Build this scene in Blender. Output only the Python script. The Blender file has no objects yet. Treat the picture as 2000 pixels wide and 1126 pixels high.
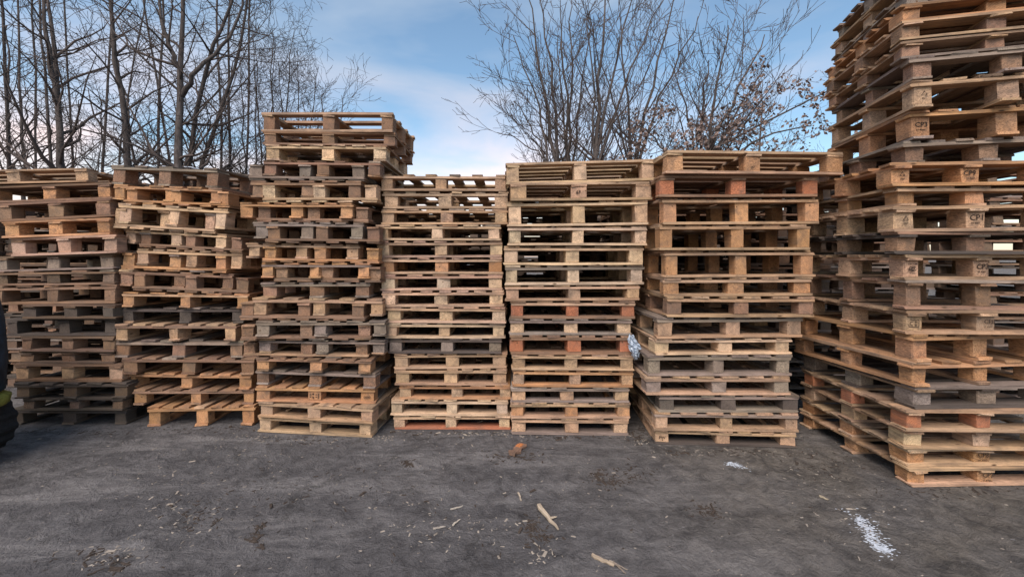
import bpy, bmesh, math, random
from mathutils import Vector, Matrix, noise

sc = bpy.context.scene
col = sc.collection
R = math.radians

# ------------------------------------------------------------------ camera
F = 807.0           # focal length in photo pixels (photo is 2000 wide)
CH = 1.6            # camera height
HOR = 500.0         # horizon row in the photo
cam_d = bpy.data.cameras.new('camera')
cam = bpy.data.objects.new('camera', cam_d)
col.objects.link(cam)
cam.location = (0, 0, CH)
cam.rotation_euler = (R(90), 0, 0)
cam_d.sensor_width = 36.0
cam_d.lens = 36.0 * F / 2000.0
cam_d.shift_y = -(563.0 - HOR) / 2000.0
cam_d.clip_start = 0.05
cam_d.clip_end = 3000
sc.camera = cam

# ------------------------------------------------------------------ world
SUN_AZ = R(200)     # compass angle of the sun measured from +Y towards +X (behind the camera)
SUN_EL = R(52)
world = bpy.data.worlds.new('World')
sc.world = world
world.use_nodes = True
nt = world.node_tree
nt.nodes.clear()
w_out = nt.nodes.new('ShaderNodeOutputWorld')
w_bg = nt.nodes.new('ShaderNodeBackground')
w_bg.inputs['Strength'].default_value = 0.11
sky = nt.nodes.new('ShaderNodeTexSky')
sky.sky_type = 'NISHITA'
sky.sun_disc = False
sky.sun_elevation = SUN_EL
sky.sun_rotation = SUN_AZ
sky.air_density = 1.0
sky.dust_density = 1.0
sky.ozone_density = 1.2
tc = nt.nodes.new('ShaderNodeTexCoord')
mp = nt.nodes.new('ShaderNodeMapping')
mp.inputs['Scale'].default_value = (1.0, 1.0, 3.0)
mp.inputs['Location'].default_value = (0.35, 0.1, 0.4)
nz = nt.nodes.new('ShaderNodeTexNoise')
nz.inputs['Scale'].default_value = 1.9
nz.inputs['Detail'].default_value = 5.0
nz.inputs['Roughness'].default_value = 0.5
nz.inputs['Distortion'].default_value = 0.35
rp = nt.nodes.new('ShaderNodeValToRGB')
rp.color_ramp.elements[0].position = 0.46
rp.color_ramp.elements[0].color = (0, 0, 0, 1)
rp.color_ramp.elements[1].position = 0.72
rp.color_ramp.elements[1].color = (0.62, 0.62, 0.62, 1)
cmix = nt.nodes.new('ShaderNodeMix')
cmix.data_type = 'RGBA'
sep = nt.nodes.new('ShaderNodeSeparateXYZ')
cr2 = nt.nodes.new('ShaderNodeValToRGB')          # cloud colour by height: pink low, pale grey-blue high
cr2.color_ramp.elements[0].position = 0.16
cr2.color_ramp.elements[0].color = (8.4, 5.6, 4.6, 1)
cr2.color_ramp.elements[1].position = 0.42
cr2.color_ramp.elements[1].color = (3.1, 3.5, 4.0, 1)
nt.links.new(tc.outputs['Generated'], mp.inputs['Vector'])
nt.links.new(tc.outputs['Generated'], sep.inputs[0])
nt.links.new(mp.outputs[0], nz.inputs['Vector'])
zr_ = nt.nodes.new('ShaderNodeMapRange')           # cloud thickens towards the horizon
zr_.inputs['From Min'].default_value = 0.05; zr_.inputs['From Max'].default_value = 0.42
zr_.inputs['To Min'].default_value = 0.13; zr_.inputs['To Max'].default_value = 0.0
zad = nt.nodes.new('ShaderNodeMath'); zad.operation = 'ADD'
nt.links.new(sep.outputs['Z'], zr_.inputs['Value'])
nt.links.new(nz.outputs['Fac'], zad.inputs[0]); nt.links.new(zr_.outputs[0], zad.inputs[1])
nt.links.new(zad.outputs[0], rp.inputs[0])
nt.links.new(sep.outputs['Z'], cr2.inputs[0])
nt.links.new(rp.outputs[0], cmix.inputs['Factor'])
wbal = nt.nodes.new('ShaderNodeMix'); wbal.data_type = 'RGBA'; wbal.blend_type = 'MULTIPLY'   # cool camera white balance
wbal.inputs['Factor'].default_value = 1.0
wbal.inputs['B'].default_value = (0.93, 1.01, 0.95, 1)
nt.links.new(sky.outputs[0], wbal.inputs['A'])
nt.links.new(wbal.outputs['Result'], cmix.inputs['A'])
nt.links.new(cr2.outputs[0], cmix.inputs['B'])
nt.links.new(cmix.outputs['Result'], w_bg.inputs['Color'])
nt.links.new(w_bg.outputs[0], w_out.inputs['Surface'])

# ------------------------------------------------------------------ sun (soft, veiled by evening cloud)
sun_d = bpy.data.lights.new('sun', 'SUN')
sun_d.energy = 2.2
sun_d.angle = R(40)
sun_d.color = (1.0, 0.87, 0.77)
sun = bpy.data.objects.new('sun', sun_d)
col.objects.link(sun)
sun_dir = Vector((math.sin(SUN_AZ) * math.cos(SUN_EL), math.cos(SUN_AZ) * math.cos(SUN_EL), math.sin(SUN_EL)))
sun.rotation_euler = sun_dir.to_track_quat('Z', 'Y').to_euler()
sun.location = (0, -5, 8)

sc.view_settings.view_transform = 'Standard'
sc.view_settings.look = 'None'
sc.view_settings.gamma = 1.0
sc.view_settings.use_curve_mapping = False
sc.view_settings.exposure = 0.98

# ------------------------------------------------------------------ helpers
def PX(px, d):
    return (px - 1000.0) * d / F

def PZ(py, d):
    return CH + (HOR - py) * d / F

def depth_of_base(py):
    return F * CH / (py - HOR)

def link(o, parent=None):
    col.objects.link(o)
    if parent is not None:
        o.parent = parent
    return o

def tag(o, label=None, cat=None, group=None, kind=None):
    if label: o['label'] = label
    if cat: o['category'] = cat
    if group: o['group'] = group
    if kind: o['kind'] = kind
    return o

def empty(name, loc, rot=(0, 0, 0)):
    o = bpy.data.objects.new(name, None)
    o.empty_display_size = 0.1
    o.location = loc
    o.rotation_euler = rot
    return link(o)

def mesh_obj(name, verts, faces, mat=None, parent=None, smooth=False):
    me = bpy.data.meshes.new(name)
    me.from_pydata(verts, [], faces)
    me.validate()
    if smooth:
        me.polygons.foreach_set('use_smooth', [True] * len(me.polygons))
    if mat: me.materials.append(mat)
    me.update()
    return link(bpy.data.objects.new(name, me), parent)

# ------------------------------------------------------------------ materials
class NB:
    def __init__(self, name):
        self.m = bpy.data.materials.new(name)
        self.m.use_nodes = True
        self.t = self.m.node_tree
        self.b = self.t.nodes['Principled BSDF']
    def n(self, typ, **kw):
        nd = self.t.nodes.new('ShaderNode' + typ)
        for k, v in kw.items(): setattr(nd, k, v)
        return nd
    def l(self, a, b): self.t.links.new(a, b)
    def ramp(self, src, stops):
        r = self.n('ValToRGB')
        e = r.color_ramp.elements
        while len(e) < len(stops): e.new(0.5)
        for i, (p, c) in enumerate(stops):
            e[i].position = p
            e[i].color = (c, c, c, 1) if isinstance(c, (int, float)) else (*c, 1)
        self.l(src, r.inputs[0])
        return r.outputs[0]
    def mix(self, fac, a, b, mode='MIX'):
        m = self.n('Mix', data_type='RGBA', blend_type=mode)
        for sock, v in ((m.inputs['Factor'], fac), (m.inputs['A'], a), (m.inputs['B'], b)):
            if isinstance(v, (int, float)): sock.default_value = v
            elif isinstance(v, tuple): sock.default_value = (*v, 1)
            else: self.l(v, sock)
        return m.outputs['Result']
    def noise(self, vec, scale, detail=4, rough=0.55, dist=0.0):
        nd = self.n('TexNoise')
        nd.inputs['Scale'].default_value = scale
        nd.inputs['Detail'].default_value = detail
        nd.inputs['Roughness'].default_value = rough
        nd.inputs['Distortion'].default_value = dist
        if vec is not None: self.l(vec, nd.inputs['Vector'])
        return nd.outputs['Fac']
    def scaled(self, vec, s, loc=(0, 0, 0)):
        mp = self.n('Mapping')
        mp.inputs['Scale'].default_value = s
        mp.inputs['Location'].default_value = loc
        self.l(vec, mp.inputs['Vector'])
        return mp.outputs[0]
    def bump(self, h, strength, dist):
        bp = self.n('Bump')
        bp.inputs['Strength'].default_value = strength
        bp.inputs['Distance'].default_value = dist
        self.l(h, bp.inputs['Height'])
        self.l(bp.outputs[0], self.b.inputs['Normal'])
    def fin(self, color, rough=0.85, spec=0.2):
        if isinstance(color, tuple): self.b.inputs['Base Color'].default_value = (*color, 1)
        else: self.l(color, self.b.inputs['Base Color'])
        if isinstance(rough, (int, float)): self.b.inputs['Roughness'].default_value = rough
        else: self.l(rough, self.b.inputs['Roughness'])
        self.b.inputs['Specular IOR Level'].default_value = spec
        return self.m

def wood_material(name, chip=False):
    k = NB(name)
    oi = k.n('ObjectInfo')
    co = k.n('TexCoord')
    off = k.n('VectorMath', operation='MULTIPLY_ADD')
    k.l(oi.outputs['Random'], off.inputs[0])
    off.inputs[1].default_value = (17.3, 31.7, 53.1)
    k.l(co.outputs['Object'], off.inputs[2])
    v = off.outputs[0]
    base = oi.outputs['Color']
    if not chip:
        grain = k.noise(k.scaled(v, (5, 75, 75)), 1.0, 4, 0.65, 0.3)
        g = k.ramp(grain, [(0.25, 0.62), (0.5, 0.98), (0.8, 1.22)])
        wv = k.n('TexWave', wave_type='RINGS', rings_direction='X')
        wv.inputs['Scale'].default_value = 26
        wv.inputs['Distortion'].default_value = 4.0
        wv.inputs['Detail'].default_value = 3
        wv.inputs['Detail Scale'].default_value = 1.2
        rv = k.n('VectorMath', operation='MULTIPLY_ADD')   # pith a little outside the board
        k.l(oi.outputs['Random'], rv.inputs[0]); rv.inputs[1].default_value = (9.0, 0.09, 0.12)
        k.l(co.outputs['Object'], rv.inputs[2])
        k.l(rv.outputs[0], wv.inputs['Vector'])
        rings = k.ramp(wv.outputs['Fac'], [(0.0, 0.78), (0.6, 1.05), (1.0, 1.1)])
        c = k.mix(1.0, base, g, 'MULTIPLY')
        c = k.mix(0.65, c, rings, 'MULTIPLY')
        # knots
        vk = k.n('TexVoronoi')
        vk.inputs['Scale'].default_value = 1.0
        k.l(k.scaled(v, (5, 14, 14)), vk.inputs['Vector'])
        kn = k.ramp(vk.outputs['Distance'], [(0.05, 1.0), (0.13, 0.0)])
        c = k.mix(kn, c, (0.10, 0.055, 0.03))
        hgt = grain
    else:
        vo = k.n('TexVoronoi')
        vo.inputs['Scale'].default_value = 1.0
        k.l(k.scaled(v, (60, 130, 210)), vo.inputs['Vector'])
        bw = k.n('RGBToBW'); k.l(vo.outputs['Color'], bw.inputs[0])
        g = k.ramp(bw.outputs[0], [(0.15, 0.6), (0.5, 0.95), (0.85, 1.25)])
        c = k.mix(1.0, base, g, 'MULTIPLY')
        hgt = bw.outputs[0]
    # weathering stains and dirt
    st = k.noise(k.scaled(v, (3, 9, 9)), 1.3, 6, 0.62, 0.4)
    sf = k.ramp(st, [(0.44, 0.0), (0.68, 0.62)])
    c = k.mix(sf, c, (0.105, 0.082, 0.068))
    st2 = k.noise(v, 42, 3, 0.6)
    sp = k.ramp(st2, [(0.62, 0.0), (0.74, 0.45)])
    c = k.mix(sp, c, (0.06, 0.05, 0.045))
    bl = k.noise(v, 2.3, 3, 0.5)
    c = k.mix(0.75, c, k.ramp(bl, [(0.3, 0.78), (0.7, 1.16)]), 'MULTIPLY')
    k.bump(hgt, 0.45, 0.004)
    return k.fin(c, 0.86, 0.15)

M_WOOD = wood_material('pallet_wood')
M_CHIP = wood_material('pressed_chip_block', True)

def simple(name, c, rough=0.8, spec=0.2, nscale=30, amp=0.25, bump=0.0):
    k = NB(name)
    co = k.n('TexCoord')
    nn = k.noise(co.outputs['Object'], nscale, 5, 0.6)
    cc = k.mix(1.0, c, k.ramp(nn, [(0.25, 1 - amp), (0.75, 1 + amp)]), 'MULTIPLY')
    if bump: k.bump(nn, bump, 0.01)
    return k.fin(cc, rough, spec)

M_INK = simple('stamp_ink', (0.05, 0.035, 0.028), 0.9, 0.05, 200, 0.4)
M_SNOW = simple('dirty_snow', (0.38, 0.41, 0.46), 0.8, 0.2, 60, 0.35, 0.4)
M_PLASTIC = simple('plastic_film', (0.38, 0.44, 0.52), 0.35, 0.5, 25, 0.25)
M_TYRE = simple('tyre_rubber', (0.018, 0.019, 0.021), 0.75, 0.3, 40, 0.3, 0.3)
M_BLUE = simple('scuffed_dark_blue_paint', (0.018, 0.035, 0.055), 0.55, 0.4, 18, 0.6, 0.2)
M_YEL = simple('scuffed_yellow_paint', (0.22, 0.23, 0.05), 0.6, 0.4, 22, 0.5)
M_STEEL = simple('dull_steel', (0.10, 0.105, 0.11), 0.5, 0.5, 30, 0.3)
M_LITTER = simple('leaf_litter', (0.055, 0.043, 0.036), 0.95, 0.1, 80, 0.5)
M_LEAF = simple('dry_leaf', (0.21, 0.155, 0.135), 0.9, 0.1, 60, 0.5)

def bark(name, c1, c2):
    k = NB(name)
    co = k.n('TexCoord')
    v = co.outputs['Object']
    n1 = k.noise(k.scaled(v, (22, 22, 4)), 1.0, 5, 0.65, 0.4)
    n2 = k.noise(v, 1.3, 3)
    c = k.mix(k.ramp(n1, [(0.35, 0.0), (0.65, 1.0)]), c1, c2)
    c = k.mix(0.8, c, k.ramp(n2, [(0.3, 0.7), (0.7, 1.25)]), 'MULTIPLY')
    k.bump(n1, 0.6, 0.02)
    return k.fin(c, 0.92, 0.1)

M_BARK = bark('bark_dark', (0.05, 0.042, 0.039), (0.12, 0.102, 0.095))
M_BARK2 = bark('bark_grey', (0.052, 0.045, 0.042), (0.125, 0.106, 0.098))
M_TWIG = simple('twig_bark', (0.085, 0.068, 0.061), 0.9, 0.1, 6, 0.25)
M_TWIG2 = simple('twig_bark_warm', (0.095, 0.074, 0.066), 0.9, 0.1, 6, 0.25)

def ground_material():
    k = NB('dirty_asphalt')
    co = k.n('TexCoord')
    v = co.outputs['Object']
    fine = k.noise(v, 70, 6, 0.75)
    mid = k.noise(v, 9, 8, 0.68, 0.5)
    big = k.noise(v, 0.9, 5, 0.6, 0.5)
    rot = k.n('Mapping'); rot.inputs['Rotation'].default_value = (0, 0, R(-62)); rot.inputs['Scale'].default_value = (0.55, 2.2, 1)
    k.l(v, rot.inputs['Vector'])
    dust = k.noise(rot.outputs[0], 1.5, 9, 0.72, 0.7)
    scuff = k.noise(k.scaled(v, (1.0, 1.25, 1), (3.1, 1.7, 0)), 2.4, 9, 0.75, 0.4)
    c = k.mix(k.ramp(mid, [(0.33, 0.0), (0.68, 1.0)]), (0.070, 0.066, 0.069), (0.148, 0.139, 0.141))
    c = k.mix(k.ramp(dust, [(0.49, 0.0), (0.66, 0.8)]), c, (0.25, 0.235, 0.232))
    c = k.mix(k.ramp(scuff, [(0.52, 0.0), (0.66, 0.6)]), c, (0.205, 0.195, 0.197))
    # browner soil on the right-hand side of the yard
    sx = k.n('SeparateXYZ'); k.l(v, sx.inputs[0])
    wob = k.n('MapRange'); wob.inputs['From Min'].default_value = 0.2; wob.inputs['From Max'].default_value = 2.2
    k.l(sx.outputs['X'], wob.inputs['Value'])
    br = k.n('Math', operation='MULTIPLY')
    k.l(wob.outputs[0], br.inputs[0]); k.l(k.ramp(big, [(0.33, 0.25), (0.6, 0.95)]), br.inputs[1])
    c = k.mix(br.outputs[0], c, k.mix(k.ramp(mid, [(0.35, 0.0), (0.7, 1.0)]), (0.075, 0.065, 0.057), (0.205, 0.178, 0.150)))
    # dark damp patches and grit
    dk = k.noise(v, 3.1, 9, 0.74, 0.5)
    c = k.mix(k.ramp(dk, [(0.54, 0.0), (0.68, 0.8)]), c, (0.045, 0.041, 0.041))
    c = k.mix(0.9, c, k.ramp(fine, [(0.28, 0.68), (0.5, 1.0), (0.75, 1.3)]), 'MULTIPLY')
    vo = k.n('TexVoronoi'); vo.inputs['Scale'].default_value = 70; k.l(v, vo.inputs['Vector'])
    gr = k.ramp(vo.outputs['Distance'], [(0.08, 1.0), (0.16, 0.0)])
    gm = k.n('Math', operation='MULTIPLY'); k.l(gr, gm.inputs[0]); k.l(k.ramp(mid, [(0.5, 0.0), (0.65, 0.6)]), gm.inputs[1])
    c = k.mix(gm.outputs[0], c, (0.30, 0.28, 0.26))
    # cracks
    vc = k.n('TexVoronoi', feature='DISTANCE_TO_EDGE'); vc.inputs['Scale'].default_value = 0.75
    wv = k.n('TexNoise'); wv.inputs['Scale'].default_value = 3.0; wv.inputs['Detail'].default_value = 5; k.l(v, wv.inputs['Vector'])
    wm = k.n('VectorMath', operation='MULTIPLY_ADD'); k.l(wv.outputs['Color'], wm.inputs[0]); wm.inputs[1].default_value = (0.5, 0.5, 0.5); k.l(v, wm.inputs[2])
    k.l(wm.outputs[0], vc.inputs['Vector'])
    ck = k.ramp(vc.outputs['Distance'], [(0.004, 0.5), (0.02, 0.0)])
    ckm = k.n('Math', operation='MULTIPLY'); k.l(ck, ckm.inputs[0]); k.l(k.ramp(big, [(0.45, 0.0), (0.6, 1.0)]), ckm.inputs[1])
    c = k.mix(ckm.outputs[0], c, (0.03, 0.028, 0.027))
    h = k.n('Math', operation='ADD')
    hs = k.n('Math', operation='MULTIPLY'); k.l(mid, hs.inputs[0]); hs.inputs[1].default_value = 3.5
    k.l(hs.outputs[0], h.inputs[0]); k.l(fine, h.inputs[1])
    k.bump(h.outputs[0], 1.0, 0.02)
    return k.fin(c, 0.88, 0.25)

M_GROUND = ground_material()

# ------------------------------------------------------------------ ground
def axis(fine0, fine1, step, far):
    a = []
    x = fine0
    while x <= fine1 + 1e-6:
        a.append(x); x += step
    s = step; x = fine0
    lo = []
    while x > -far:
        s *= 1.35; x -= s; lo.append(x)
    s = step; x = fine1
    hi = []
    while x < far:
        s *= 1.35; x += s; hi.append(x)
    return lo[::-1] + a + hi

def ground_z(x, y):
    p = Vector((x, y, 0.0))
    h = 0.011 * noise.noise(p * 1.7) + 0.007 * noise.noise(p * 6.1 + Vector((3, 1, 0))) + 0.006 * noise.noise(p * 15) + 0.003 * noise.noise(p * 34)
    h += 0.012 * noise.noise(Vector((x * 0.5, y * 0.5, 4.0)))
    h -= 0.012
    # flat hard standing under the stacks
    m = 0.0
    if y > 3.15 and y < 8: m = min(1.0, (y - 3.15) / 0.25)
    if x > 2.4 and y > 2.6 and y < 8: m = max(m, min(1.0, (x - 2.4) / 0.2, (y - 2.6) / 0.2))
    h = h * (1 - m) + (-0.002 + 0.15 * min(h, 0)) * m
    return min(h, -0.001)

gx = axis(-5.0, 5.0, 0.028, 900)
gy = axis(1.5, 4.6, 0.028, 900)
gv = [(x, y, ground_z(x, y)) for y in gy for x in gx]
nx = len(gx)
gf = [(j * nx + i, j * nx + i + 1, (j + 1) * nx + i + 1, (j + 1) * nx + i) for j in range(len(gy) - 1) for i in range(nx - 1)]
g = mesh_obj('ground', gv, gf, M_GROUND, smooth=True)
tag(g, 'dark grey packed dirt and worn asphalt yard littered with wood chips', kind='structure')

# ------------------------------------------------------------------ pallet parts
PAL = {
    'fresh':  (0.57, 0.395, 0.255), 'pale': (0.54, 0.395, 0.275), 'tan': (0.44, 0.285, 0.18),
    'orange': (0.46, 0.245, 0.125), 'red': (0.40, 0.155, 0.085), 'brown': (0.26, 0.155, 0.10),
    'grey':   (0.25, 0.195, 0.158), 'dark': (0.095, 0.076, 0.064), 'pink': (0.50, 0.315, 0.225),
    'umber':  (0.165, 0.108, 0.075),
}
CNAME = {'fresh': 'bright pine', 'pale': 'pale', 'tan': 'tan', 'orange': 'orange-brown', 'red': 'red-brown', 'brown': 'brown',
         'grey': 'grey weathered', 'dark': 'dark weathered', 'umber': 'dark brown', 'pink': 'pinkish'}

_cache = {}
def board_mesh(L, w, t, var, mat):
    key = (round(L, 2), round(w, 3), round(t, 3), var, mat.name)
    if key in _cache: return _cache[key]
    rng = random.Random(hash((key[0], key[1], key[2], var)) & 0xffff)
    L, w, t = key[0], key[1], key[2]
    xs = [-L / 2, -L / 2 + 0.006, L * rng.uniform(-0.2, 0.2), L / 2 - 0.006, L / 2]
    sh = [0.0025, 0, 0, 0, 0.0025]
    bow = rng.uniform(-0.003, 0.003) * (L > 0.5)
    vs, fs = [], []
    skew = rng.uniform(-0.006, 0.006)
    for i, (x, s) in enumerate(zip(xs, sh)):
        for (a, b) in ((-1, -1), (1, -1), (1, 1), (-1, 1)):
            j = 0.0026
            vs.append((x + (skew * a if i in (0, 4) else 0) + (rng.uniform(-1, 1) * 0.006 if i in (0, 4) else 0),
                       a * (w / 2 - s) + rng.uniform(-j, j),
                       b * (t / 2 - s) + (bow if i == 2 else 0) + rng.uniform(-j, j) * 0.4))
    for i in range(4):
        for q in range(4):
            a = i * 4 + q; b = i * 4 + (q + 1) % 4
            fs.append((a, a + 4, b + 4, b))
    fs.append((0, 1, 2, 3)); fs.append((16, 19, 18, 17))
    me = bpy.data.meshes.new('board')
    me.from_pydata(vs, [], fs)
    me.materials.append(mat)
    me.update()
    bm = bmesh.new(); bm.from_mesh(me); bmesh.ops.recalc_face_normals(bm, faces=bm.faces); bm.to_mesh(me); bm.free()
    _cache[key] = me
    return me

def jit(c, rng, a=0.14):
    k = 1 + rng.uniform(-a, a)
    return (c[0] * k * (1 + rng.uniform(-.05, .05)), c[1] * k, c[2] * k * (1 + rng.uniform(-.08, .08)), 1)

def piece(name, parent, L, w, t, loc, along_y, color, rng, mat=None, rz=0.0):
    o = bpy.data.objects.new(name, board_mesh(L, w, t, rng.randint(0, 3), mat or M_WOOD))
    o.location = loc
    o.rotation_euler = (0, 0, (math.pi / 2 if along_y else 0) + rz)
    o.color = color
    o.parent = parent
    col.objects.link(o)
    return o

def build_pallet(parent, kind, W, D, T, pal, rng, inv=False, inset=0.0, ndeck=None, blockpal=None, bw=None, chip=0.3, bottompal=None, dwid=None, over=0.007):
    """kind E: deck boards run away from the face, runners too (only their ends show)
       kind L: deck boards and runners run along the face
       kind P: deck boards run away from the face, closed base along the face"""
    base = PAL[pal]; bbase = PAL[blockpal or pal]
    tb = max(0.016, min(0.0215, 0.13 * T))
    bw = bw or rng.choice((0.1, 0.11, 0.12))
    bd = rng.choice((0.1, 0.12, 0.14))
    fz = (lambda z: T - z) if inv else (lambda z: z)
    def colr(worn=1.0):  # factor darkens deck boards: dirt from loads, plus shade painted inside the openings
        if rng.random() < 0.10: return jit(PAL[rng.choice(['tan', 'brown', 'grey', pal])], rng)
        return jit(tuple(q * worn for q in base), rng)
    xs = (-W / 2 + bw / 2 + over, 0.0 + rng.uniform(-.02, .02), W / 2 - bw / 2 - over)
    ys = (-D / 2 + bd / 2 + over, 0.0, D / 2 - bd / 2 - over)
    zr = tb / 2
    zb = tb + (T - 3 * tb) / 2
    hb = T - 3 * tb
    zs = T - 1.5 * tb
    zd = T - 0.5 * tb
    out = {}
    # blocks
    chips = rng.random() < chip
    for iy, y in enumerate(ys):
        for ix, x in enumerate(xs):
            mt = M_CHIP if chips and rng.random() < 0.9 else M_WOOD
            b = piece('block', parent, bd, bw, hb + 0.001, (x + rng.uniform(-.007, .007), y + rng.uniform(-.004, .004), fz(zb)), True, jit(bbase, rng, 0.18), rng, mt, rng.uniform(-.05, .05) if rng.random() < .85 else rng.uniform(-.22, .22))
            out[(ix, iy)] = b
    # deck
    if kind in ('E', 'P'):
        n = ndeck or rng.choice((5, 6, 7))
        dw = dwid or min(0.14, (W / n) * rng.choice((0.68, 0.75, 0.8)))
        for i in range(n):
            if 0 < i < n - 1 and rng.random() < .035: continue
            x = -W / 2 + dw / 2 + (W - dw) * i / (n - 1) + (rng.uniform(-.012, .012) if 0 < i < n - 1 else 0)
            cut = rng.choice((.06, .12, .3)) if rng.random() < .05 and 0 < i < n - 1 else 0
            piece('deck_board', parent, D - 2 * inset - cut, dw, tb, (x, rng.uniform(-.01, .006) + cut / 2, fz(zd)), True, colr(.78), rng, None, rng.uniform(-.014, .014))  # deck toned below the stringers, partly painted gloom
        for y in ys:
            piece('stringer_board', parent, W, bd, tb, (rng.uniform(-.004, .004), y + (-over if y < -.01 else over if y > .01 else 0) - 0.002, fz(zs)), False, colr(), rng)
        if kind == 'E':
            for x in xs:
                piece('runner', parent, D, bw + 0.004, tb, (x, rng.uniform(-.012, .004), fz(zr)), True, colr(), rng, None, rng.uniform(-.006, .006))
        else:
            bb = PAL[bottompal] if bottompal else None
            for y in (ys[0], ys[2]):
                piece('base_board', parent, W, bd, tb, (rng.uniform(-.004, .004), y + (-over if y < 0 else over) - 0.003, fz(zr)), False, jit(bb, rng) if bb else colr(), rng)
            for x in xs:
                piece('base_board', parent, D - 2 * bd - 0.014, bw, tb, (x, 0, fz(zr)), True, colr(), rng)
    else:
        n = ndeck or rng.choice((5, 6, 7))
        dw = dwid or min(0.14, (D / n) * rng.choice((0.66, 0.72, 0.78)))
        for i in range(n):
            y = -D / 2 + dw / 2 + (D - dw) * i / (n - 1) + (rng.uniform(-.012, .012) if 0 < i < n - 1 else 0)
            piece('deck_board', parent, W, dw, tb, (rng.uniform(-.008, .008), y, fz(zd)), False, colr(.9 if i in (0, n - 1) else .78), rng, None, rng.uniform(-.009, .009))  # inner boards darker than the outer two, shade put into their colour
        for x in xs:
            piece('stringer_board', parent, D, bw, tb, (x, -0.002, fz(zs)), True, colr(), rng)
        for y in ys:
            piece('runner', parent, W, bd, tb, (rng.uniform(-.006, .006), y + (-over if y < -.01 else over if y > .01 else 0), fz(zr)), False, colr(), rng, None, rng.uniform(-.004, .004))
    return out, tb

ORD = ['zero', 'first', 'second', 'third', 'fourth', 'fifth', 'sixth', 'seventh', 'eighth', 'ninth', 'tenth', 'eleventh', 'twelfth',
       'thirteenth', 'fourteenth', 'fifteenth', 'sixteenth', 'seventeenth', 'eighteenth', 'nineteenth', 'twentieth', 'twenty-first',
       'twenty-second', 'twenty-third', 'twenty-fourth', 'twenty-fifth', 'twenty-sixth', 'twenty-seventh', 'twenty-eighth']

TDESC = {'E': 'slat-end wooden pallet', 'L': 'wooden pallet', 'P': 'closed-base wooden pallet', 'I': 'upturned wooden pallet'}

def stack(key, desc, ybase, rows, D, seed, wfix=None, yaw=0.0, mode='both'):
    """rows from the top down: (kind, xL, xR, ytop, palette, options) in photo pixels on the stack's front plane;
    a nested pair is ('N', (xL,xR) upper, (xL,xR) lower, ytop, (pal upper, pal lower), options)"""
    rng = random.Random(seed)
    jig = 1.0 if key in 'def' else 1.9
    d = depth_of_base(ybase)
    built = []
    z = 0.0
    idx = 0
    ybot = ybase
    for row in reversed(rows):
        kind, a, b, ytop, pal, op = row
        h = (ybot - ytop) * d / F
        ybot = ytop
        yw = R(op.get('yaw', yaw) + jig * rng.uniform(-1.1, 1.1))
        roll = R(op.get('roll', 0) + rng.uniform(-.4, .4))
        dep = op.get('D', D)
        dy = op.get('dy', jig * rng.uniform(-.02, .02))
        opts = {k: v for k, v in op.items() if k in ('inset', 'ndeck', 'blockpal', 'bw', 'chip', 'bottompal', 'dwid', 'over')}
        def place(xl, xr, zz, knd, T, p, inv, yw, dy):
            nonlocal idx
            idx += 1
            df = d + dy
            W = wfix or (xr - xl) * df / F
            if wfix:
                # the left front corner is the one that shows
                cx = PX(xl, df) + (W / 2 * math.cos(yw) + dep / 2 * math.sin(-yw))
                cy = df + W / 2 * math.sin(yw) * 1.0 + dep / 2 * math.cos(yw)
            else:
                cx = (PX(xl, df) + PX(xr, df)) / 2 - math.sin(yw) * dep / 2
                cy = df + math.cos(yw) * dep / 2
            e = empty('pallet', (cx, cy, zz), (0, -roll if False else roll, yw))
            k = 'E' if knd == 'N' else knd
            o2 = dict(opts)
            if wfix: o2.setdefault('over', 0.022)
            if knd == 'N': o2['bw'] = 0.105
            out, tb = build_pallet(e, k, W, dep, T, p, rng, inv, **o2)
            nm = TDESC['I' if inv else k]
            tag(e, '%s %s, %s up in the %s' % (CNAME[p], nm, ORD[idx], desc), 'pallet', 'pallets piled in the ' + desc)
            built.append((e, out, W, dep, T, op))
            return tb
        if kind == 'N':
            T = h / 1.26 - 0.001
            tb = max(0.016, min(0.0215, 0.13 * T))
            yw2 = yw + R(rng.uniform(-.5, .5))
            place(b[0], b[1], z, 'N', T, pal[1], True, yw, dy)
            place(a[0], a[1], z + 2 * tb + 0.001, 'N', h - 2 * tb - 0.003, pal[0], False, yw2, dy + rng.uniform(-.02, .02))
        else:
            place(a, b, z, kind, h - 0.0025, pal, op.get('inv', False), yw, dy)
        z += h
    return built, d, z

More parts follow.
